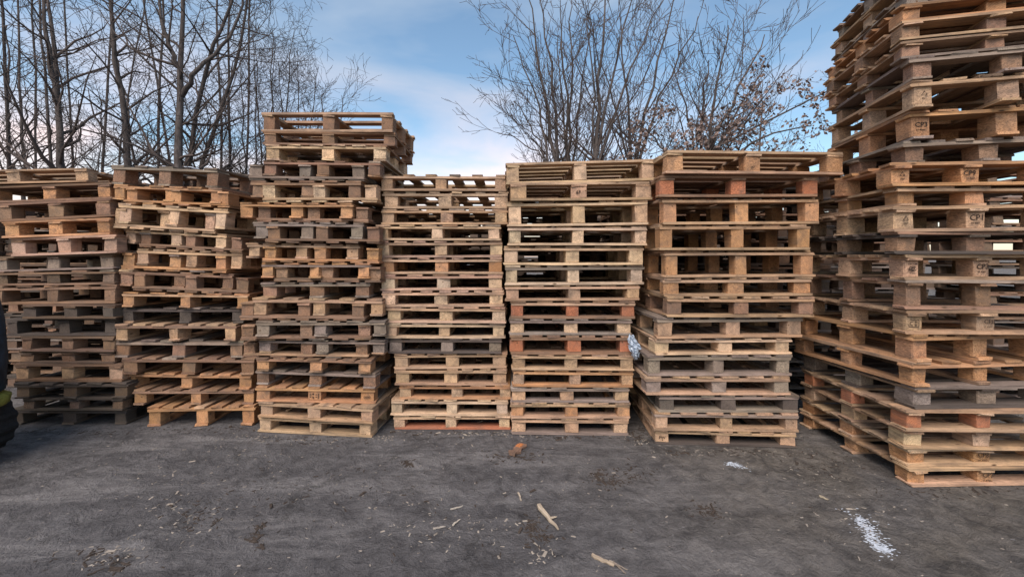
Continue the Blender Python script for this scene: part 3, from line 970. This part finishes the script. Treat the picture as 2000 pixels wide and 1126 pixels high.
# twiggy shrubs at the end of the wood
for i, (xa, top, d, lab) in enumerate(((525, 30, 13.0, 'tall fine-twigged bare birch rising behind the tall stack'),
                                       (575, 105, 13.5, 'fine-twigged bare shrub tree above the slatted top pallet'),
                                       (625, 165, 13.0, 'low fine-twigged bare shrub ending the wood'),
                                       (495, 60, 14.5, 'twiggy bare young tree at the edge of the tall stack'))):
    X = PX(xa, d); zt = PZ(top, d)
    st = []
    for q in range(3):
        s = (q - 1) * .35
        st.append(([(X + s * .2, d, -.02), (X + s * .6, d, zt * .35), (X + s, d + .2 * q, zt * .7), (X + s * 1.6, d + .2 * q, zt * .97)], .045, .008))
    tree('bare_shrub_tree', lab, GW, (X, d, 0), st, SHRUB, 200 + i, M_BARK2, M_TWIG)

GC = 'bare trees behind the middle stacks'
def fan(d, x0, stems, rr=.07):
    out = []
    for (xb, xt, yt, r) in stems:
        Xb, Xt, zt = PX(xb, d), PX(xt, d), PZ(yt, d)
        zb = PZ(315, d)
        X0 = PX(x0, d)
        out.append(([(X0 + (Xb - X0) * .2, d, -.02), (X0 + (Xb - X0) * .75, d, zb * .6), (Xb, d, zb),
                     (Xb + (Xt - Xb) * .42, d + .1, zb + (zt - zb) * .5), (Xt, d + .2, zt)], r * 1.6, .009))
    return out
cent = [
    ('bare tree with close upright stems behind the narrow even stack', 9.0, 1095,
     [(1082, 1030, -30, .05), (1092, 1058, -20, .05), (1110, 1095, 10, .045), (1072, 1005, 60, .03), (1066, 1005, 190, .020), (1062, 992, 255, .016)]),
    ('slender straight bare tree between two many-stemmed trees', 9.4, 1112,
     [(1113, 1120, 0, .045), (1120, 1160, 30, .03), (1108, 1088, 60, .026)]),
    ('tall bare tree with forked rising stems behind the plastic scrap stack', 8.6, 1160,
     [(1163, 1190, -60, .06), (1168, 1245, -40, .045), (1160, 1150, 10, .03), (1175, 1300, -10, .04)]),
    ('spreading bare tree crossing branches above the plastic scrap stack', 9.2, 1240,
     [(1245, 1330, -30, .05), (1250, 1375, 20, .04), (1232, 1215, 20, .04), (1225, 1175, 100, .03)]),
    ('bare tree with broom-like crown leaning outwards above the wide stack', 8.8, 1375,
     [(1385, 1515, 55, .05), (1380, 1430, 40, .05), (1370, 1390, 110, .04), (1360, 1320, 120, .03), (1395, 1500, 130, .035)]),
]
for i, (lab, d, x0, stems) in enumerate(cent):
    st = fan(d, x0, stems)
    P = dict(UPRIGHT); P['nb'] = 10
    tree('bare_tree', lab, GC, (PX(x0, d), d, 0), st, P, 300 + i, M_BARK2, M_TWIG2)
# the oak that kept its dry leaves
d = 8.2
st = [([(PX(1330, d), d, -.02), (PX(1335, d), d, PZ(420, d)), (PX(1370, d), d, PZ(310, d)), (PX(1450, d), d - .2, PZ(262, d)), (PX(1590, d), d - .3, PZ(190, d))], .06, .01),
      ([(PX(1330, d), d, 1.2), (PX(1360, d), d, PZ(345, d)), (PX(1440, d), d + .2, PZ(300, d)), (PX(1520, d), d + .3, PZ(255, d)), (PX(1605, d), d + .3, PZ(235, d))], .045, .01),
      ([(PX(1330, d), d, 1.5), (PX(1320, d), d, PZ(330, d)), (PX(1300, d), d + .2, PZ(280, d)), (PX(1255, d), d + .3, PZ(235, d))], .04, .01),
      ([(PX(1330, d), d, 1.6), (PX(1380, d), d, PZ(330, d)), (PX(1400, d), d + .2, PZ(260, d)), (PX(1480, d), d + .3, PZ(200, d))], .04, .01)]
P = dict(LOWOAK)
tree('oak_tree', 'low oak still holding brown dry leaves beside the towering stack', None, (PX(1330, d), d, 0), st, P, 400, M_BARK2, M_TWIG2, .045, 3)
# trees further back, seen through the openings of the towering stack
for i, (X, Y, H, lab) in enumerate(((8.5, 14.0, 7.5, 'bare tree glimpsed through the openings of the towering stack'),
                                    (12.0, 15.0, 8.0, 'bare tree at the yard edge beyond the stamped pallets'),
                                    (16.0, 15.5, 8.0, 'far bare tree past the stamped pallets'))):
    st = [([(X, Y, -.02), (X + .1, Y, H * .35), (X - .1, Y, H * .7), (X, Y, H)], .09, .01)]
    tree('bare_tree', lab, None, (X, Y, 0), st, SHRUB, 500 + i, M_BARK2, M_TWIG)

# ------------------------------------------------------------------ machine at the edge of the yard
def machine():
    root = empty('loader_machine', (-4.50, 2.98, 0))
    tag(root, 'dark blue yard machine with yellow lower lip and black tyre', 'machine')
    # body: rounded counterweight, lofted superellipse rings
    def loft(rings, n=28, ex=3.2):
        vs, fs = [], []
        for (z, a, b, cx) in rings:
            for j in range(n):
                t = 2 * math.pi * j / n
                c, s = math.cos(t), math.sin(t)
                vs.append((cx + a * math.copysign(abs(c) ** (2 / ex), c), b * math.copysign(abs(s) ** (2 / ex), s), z))
        for i in range(len(rings) - 1):
            for j in range(n):
                p = i * n + j; q = i * n + (j + 1) % n
                fs.append((p, q, q + n, p + n))
        fs.append(tuple(range(n))[::-1]); fs.append(tuple(range((len(rings) - 1) * n, len(rings) * n)))
        return vs, fs
    v, f = loft([(.50, .49, .36, -.02), (.55, .57, .42, -.02), (.80, .58, .43, -.02), (1.1, .575, .42, -.03), (1.34, .55, .40, -.05), (1.42, .45, .33, -.08)])
    mesh_obj('body', v, f, M_BLUE, root, True)
    v, f = loft([(.40, .51, .37, -.02), (.44, .585, .44, -.02), (.50, .595, .45, -.02), (.53, .55, .40, -.02)])
    mesh_obj('lower_lip', v, f, M_YEL, root, True)
    for sy in (-.34, .34):
        w = empty('wheel', (0.20, sy, .25))
        w.parent = root
        pr = [(.10, -.09), (.20, -.10), (.245, -.08), (.25, 0), (.245, .08), (.20, .10), (.10, .09)]
        vs, fs = [], []
        n = 56
        for j in range(n):
            t = 2 * math.pi * j / n
            for (r, yy) in pr:
                rr = r * (1.0 if r < .24 or (j // 2) % 2 else .93)
                vs.append((rr * math.cos(t), yy, rr * math.sin(t)))
        m = len(pr)
        for j in range(n):
            for q in range(m - 1):
                a = j * m + q; b = ((j + 1) % n) * m + q
                fs.append((a, b, b + 1, a + 1))
        mesh_obj('tyre', vs, fs, M_TYRE, w, False)
        vs, fs = [], []
        for (r, yy) in ((.03, -.07), (.09, -.06), (.102, -.085), (.102, .085), (.09, .06), (.03, .07)):
            for j in range(20):
                t = 2 * math.pi * j / 20
                vs.append((r * math.cos(t), yy, r * math.sin(t)))
        for q in range(5):
            for j in range(20):
                a = q * 20 + j; b = q * 20 + (j + 1) % 20
                fs.append((a, b, b + 20, a + 20))
        fs.append(tuple(range(20))); fs.append(tuple(range(100, 120)))
        mesh_obj('rim', vs, fs, M_STEEL, w, True)
    v, f = loft([(.2, .05, .34, .30), (.3, .05, .34, .30)], 12)
    mesh_obj('axle', v, f, M_STEEL, root)
    v, f = loft([(.28, .30, .2, 0.1), (.42, .34, .3, 0)], 16)
    mesh_obj('chassis', v, f, M_STEEL, root)
machine()

# ------------------------------------------------------------------ torn plastic scrap hanging on the fifth stack
def plastic():
    rng = random.Random(8)
    d5 = S5[1]
    nx_, nz_ = 9, 16
    front, back = [], []
    cx, cz = PX(1230, d5), PZ(655, d5)
    for j in range(nz_):
        f = j / (nz_ - 1)
        wdt = .03 + .075 * math.sin(min(1, f * 1.5) * math.pi * .62) * (1 - .55 * max(0, f - .55) / .45)
        for i in range(nx_):
            u = i / (nx_ - 1) - .5
            x = cx + f * .045 + u * wdt * 1.0 + rng.gauss(0, .004)
            z = cz - f * .20 + rng.gauss(0, .006) + abs(u) * .03
            y = d5 - .035 - .03 * math.sin(f * 3) + .016 * math.sin(i * 2.4 + j * .5) + rng.gauss(0, .006)
            front.append((x, y, z)); back.append((x, y + .0015, z))
    vs = front + back
    N = len(front); fs = []
    for j in range(nz_ - 1):
        for i in range(nx_ - 1):
            a = j * nx_ + i
            if (i, j) in ((7, 9), (7, 10), (0, 12), (1, 13), (7, 13), (6, 14), (0, 5)): continue
            fs.append((a, a + nx_, a + nx_ + 1, a + 1))
            fs.append((N + a, N + a + 1, N + a + nx_ + 1, N + a + nx_))
    o = mesh_obj('plastic_scrap', vs, fs, M_PLASTIC)
    tag(o, 'crumpled blue-white plastic scrap snagged on the corner of a pallet', 'plastic scrap')
plastic()

# ------------------------------------------------------------------ litter on the yard
def gpt(px, py):
    d = depth_of_base(py)
    return Vector((PX(px, d), d, 0))

M_SPLINT = wood_material('splinter_wood')
def splinter(label, pxa, pya, pxb, pyb, w, t, color, taper=.25, group=None, name='wood_splinter', twig=False):
    a, b = gpt(pxa, pya), gpt(pxb, pyb)
    c = (a + b) / 2; L = (b - a).length
    rng = random.Random(int(pxa * 7 + pya))
    rot = math.atan2(b.y - a.y, b.x - a.x)
    vs, fs = [], []
    st = 7
    for i in range(st):
        f = i / (st - 1)
        ww = w * (1 - (1 - taper) * f ** 1.5) * (0.75 if i == 0 else 1)
        off = rng.gauss(0, w * .12) + (0 if i else 0)
        tt = t * (1 - .5 * f)
        lz = rng.uniform(0, .004)
        for (s, q) in ((-.5, 0), (.5, 0), (.5, 1), (-.5, 1)):
            vs.append((-L / 2 + L * f, off + s * ww * (1 + rng.uniform(-.1, .1)), q * tt + lz))
    for i in range(st - 1):
        for q in range(4):
            u = i * 4 + q; v = i * 4 + (q + 1) % 4
            fs.append((u, v, v + 4, u + 4))
    fs.append((3, 2, 1, 0)); k = (st - 1) * 4; fs.append((k, k + 1, k + 2, k + 3))
    if twig:
        n0 = len(vs)
        vs += [(L * .05, 0, t * .5), (L * .12, 0, t * .5), (L * .13, w * 1.4, t * .9), (L * .1, w * 1.5, t * .6), (L * .05, 0, t), (L * .12, 0, t), (L * .13, w * 1.4, t * 1.2), (L * .1, w * 1.5, t * 1.0)]
        for fc in ((0, 1, 2, 3), (7, 6, 5, 4), (0, 4, 5, 1), (1, 5, 6, 2), (2, 6, 7, 3), (3, 7, 4, 0)):
            fs.append(tuple(n0 + z for z in fc))
    o = mesh_obj(name, vs, fs, M_SPLINT)
    o.location = (c.x, c.y, ground_z(c.x, c.y) + .002)
    o.rotation_euler = (0, 0, rot)
    o.color = (*color, 1)
    tag(o, label, 'splinter', group)
    return o

splinter('long pale wood splinter with a side sliver lying on the asphalt', 1052, 985, 1090, 1034, .032, .012, (.44, .36, .27), .3, twig=True)
splinter('flat pale stick with a broken end on the asphalt', 1155, 1085, 1200, 1102, .022, .010, (.38, .30, .22), .8)
splinter('thin bare twig lying against the flat broken stick', 1198, 1098, 1222, 1120, .008, .006, (.25, .2, .16), .5, name='twig')
splinter('second hair-thin twig crossing beside the flat broken stick', 1190, 1094, 1226, 1112, .006, .005, (.3, .25, .2), .5, name='twig')
splinter('charred red-orange chunk of pallet board on the ground before the stacks', 1000, 890, 1024, 868, .075, .022, (.22, .13, .09), .7)
splinter('orange painted broken end of the charred board chunk', 1012, 876, 1020, 868, .05, .024, (.50, .19, .075), .8, name='wood_chunk')
splinter('short pale stick beside a thin sliver on the yard', 1012, 958, 1018, 973, .012, .008, (.5, .42, .33), .6)
splinter('pale curved bark sliver on the grey dust', 880, 990, 904, 982, .013, .006, (.5, .45, .38), .5)
splinter('flat pale wood sliver near the curved bark sliver', 884, 1024, 898, 1012, .012, .006, (.48, .42, .35), .5)
splinter('grey wood sliver lying half buried in dust', 846, 1029, 870, 1024, .014, .006, (.36, .32, .28), .6)
splinter('light wood strip lying inside the lowest opening of the narrow stack', 912, 836, 942, 822, .03, .012, (.5, .4, .28), .5)
splinter('yellowish wood offcut on the bare soil near the towering stack', 1600, 965, 1618, 972, .02, .008, (.36, .3, .22), .6)

def chips(name, label, n, region, seed, mat, smin, smax, colr, clusters=None, flat=.35):
    rng = random.Random(seed)
    vs, fs = [], []
    for _ in range(n):
        if clusters:
            (px, py, sx, sy) = rng.choice(clusters)
            x, y = rng.gauss(px, sx), rng.gauss(py, sy)
            if y < 640: continue
        else:
            x = rng.uniform(region[0], region[2]); y = rng.uniform(region[1], region[3])
            # spread evenly over the ground rather than over the picture
        p = gpt(x, y) if clusters else Vector((x, y, 0))
        if abs(p.x) > 5.4 or p.y < .8: continue
        z = ground_z(p.x, p.y)
        s = rng.uniform(smin, smax) * (2.0 if rng.random() < .07 else 1)
        el = rng.uniform(.18, .6)
        a = rng.uniform(0, 6.283)
        ca, sa = math.cos(a), math.sin(a)
        th = s * rng.uniform(.08, .25)
        tilt = rng.uniform(-.4, .4)
        b = len(vs)
        for (u, v, w) in ((-1, -el * .6, 0), (1, -el * rng.uniform(.2, 1), 0), (rng.uniform(.6, 1.2), el * rng.uniform(.2, 1), 0), (-.9, el, 0),
                          (-.9, -el * .5, 1), (.9, -el * .5, 1), (.85, el * .5, 1), (-.8, el * .8, 1)):
            X, Y = u * s, v * s
            vs.append((p.x + X * ca - Y * sa, p.y + X * sa + Y * ca, z + .0005 + w * th + max(0, u * tilt * s * flat)))
        for fc in ((4, 5, 6, 7), (0, 1, 5, 4), (1, 2, 6, 5), (2, 3, 7, 6), (3, 0, 4, 7)):
            fs.append(tuple(b + q for q in fc))
    o = mesh_obj(name, vs, fs, mat)
    o.color = (*colr, 1)
    tag(o, label, 'litter', kind='stuff')
    return o

M_CHIPW = simple('wood_chip', (0.29, 0.25, 0.21), .9, .1, 9, .45)
M_STONE = simple('grit', (0.10, 0.095, 0.095), .9, .2, 12, .5)
chips('wood_chips', 'pale wood chips and bark flakes strewn over the yard', 620, (-4.6, 1.75, 4.0, 3.7), 1, M_CHIPW, .003, .010, (.4, .34, .28))
chips('wood_chip_drift', 'drifts of pale wood chips gathered on the asphalt', 620, None, 2, M_CHIPW, .003, .013, (.42, .36, .3),
      [(200, 1085, 45, 14), (230, 1070, 30, 12), (360, 1025, 25, 14), (320, 980, 60, 20), (1060, 1075, 16, 10), (880, 1040, 60, 20), (960, 1010, 60, 22), (760, 990, 60, 30),
       (450, 880, 60, 20), (330, 920, 60, 25), (500, 852, 30, 4), (600, 858, 50, 4), (1035, 848, 60, 4), (880, 846, 60, 3), (1400, 882, 70, 5), (1250, 860, 14, 6), (750, 856, 12, 5), (1600, 930, 60, 16), (1720, 1000, 60, 20)])
chips('dark_litter', 'dark leaf litter and crumbs of bark on the yard', 1250, None, 3, M_LITTER, .005, .017, (.1, .07, .05),
      [(1040, 1025, 10, 12), (1055, 1045, 16, 10), (500, 1040, 9, 14), (380, 1000, 30, 20), (795, 903, 5, 3), (1200, 935, 18, 10), (1240, 920, 25, 10), (1170, 925, 10, 8),
       (1380, 995, 18, 9), (600, 950, 120, 30), (1000, 890, 30, 6), (200, 1090, 40, 14), (1000, 1000, 500, 60), (600, 860, 70, 4), (880, 846, 60, 3), (1110, 852, 60, 3), (1410, 880, 70, 4), (380, 838, 60, 4), (150, 842, 60, 4), (1850, 958, 90, 6), (1250, 850, 14, 8), (1610, 900, 40, 20)], flat=.8)
chips('grit_stones', 'small grey stones and crumbs on the yard surface', 1300, (-4.8, 1.7, 4.6, 3.9), 4, M_STONE, .003, .010, (.1, .1, .1), flat=.5)

def snow_patch(label, spots, seed, n, size):
    rng = random.Random(seed)
    vs, fs = [], []
    c0 = gpt(*spots[0][:2])
    for _ in range(n):
        (px, py, sx, sy, slope) = rng.choice(spots)
        dx = rng.gauss(0, sx); x = px + dx; y = py + dx * slope + rng.gauss(0, sy)
        p = gpt(x, y) - c0
        z = ground_z(p.x + c0.x, p.y + c0.y)
        s = size * rng.uniform(.4, 1.4)
        k = 7; b = len(vs)
        a0 = rng.uniform(0, 6.28); st = rng.uniform(.18, .45); an = rng.gauss(-.25, .3)
        hgt = rng.uniform(.0008, .0025)
        for ring, (sc_, hh) in enumerate(((1, .0004), (.6, hgt))):
            for j in range(k):
                t = a0 + 6.283 * j / k
                rr = s * sc_ * rng.uniform(.75, 1.2)
                X, Y = rr * math.cos(t), rr * st * math.sin(t)
                vs.append((p.x + X * math.cos(an) - Y * math.sin(an), p.y + X * math.sin(an) + Y * math.cos(an), z + hh))
        for j in range(k):
            q = (j + 1) % k
            fs.append((b + j, b + q, b + k + q, b + k + j))
        fs.append(tuple(b + k + j for j in range(k)))
    o = mesh_obj('snow_patch', vs, fs, M_SNOW, None, True)
    o.location = (c0.x, c0.y, 0)
    tag(o, label, 'snow', None, 'stuff')

snow_patch('larger patch of melting snow on the bare soil by the towering stack',
           [(1697, 1030, 15, 7, .9), (1700, 1034, 19, 12, .8), (1718, 1062, 13, 5, .35), (1685, 1018, 8, 4, .8), (1722, 1066, 9, 3, .3), (1705, 1045, 20, 13, .8)], 5, 560, .0085)
snow_patch('small patch of melting snow before the wide stack', [(1440, 908, 11, 2.2, .25), (1432, 904, 6, 2, .2)], 6, 150, .008)

# snow dust on the top deck of the sagging stack
e, out, W, D, T, op = S2[0][-1]
rng = random.Random(9)
vs, fs = [], []
for _ in range(70):
    u = rng.uniform(-W / 2 + .03, W / 2 - .06); v = -D / 2 + abs(rng.gauss(0, .12)) + .012
    cands = [c for c in e.children if c.name.startswith('deck_board') and abs(c.location.x - u) < .04]
    if not cands: continue
    s = rng.uniform(.012, .03); b = len(vs); k = 6
    for ring, (q, hh) in enumerate(((1, -.0008), (.55, .006))):
        for j in range(k):
            t = 6.283 * j / k
            vs.append((u + s * q * math.cos(t) * rng.uniform(.7, 1.2), max(-D / 2 + .004, v + s * q * math.sin(t)), T + .002 + hh))
    for j in range(k):
        q = (j + 1) % k
        fs.append((b + j, b + q, b + k + q, b + k + j))
    fs.append(tuple(b + k + j for j in range(k)))
o = mesh_obj('snow_dusting', vs, fs, M_SNOW, None, True)
o.matrix_basis = e.matrix_basis.copy() if False else Matrix.LocRotScale(e.location, e.rotation_euler, None)
tag(o, 'thin dusting of snow on the top boards of the sagging stack', 'snow')
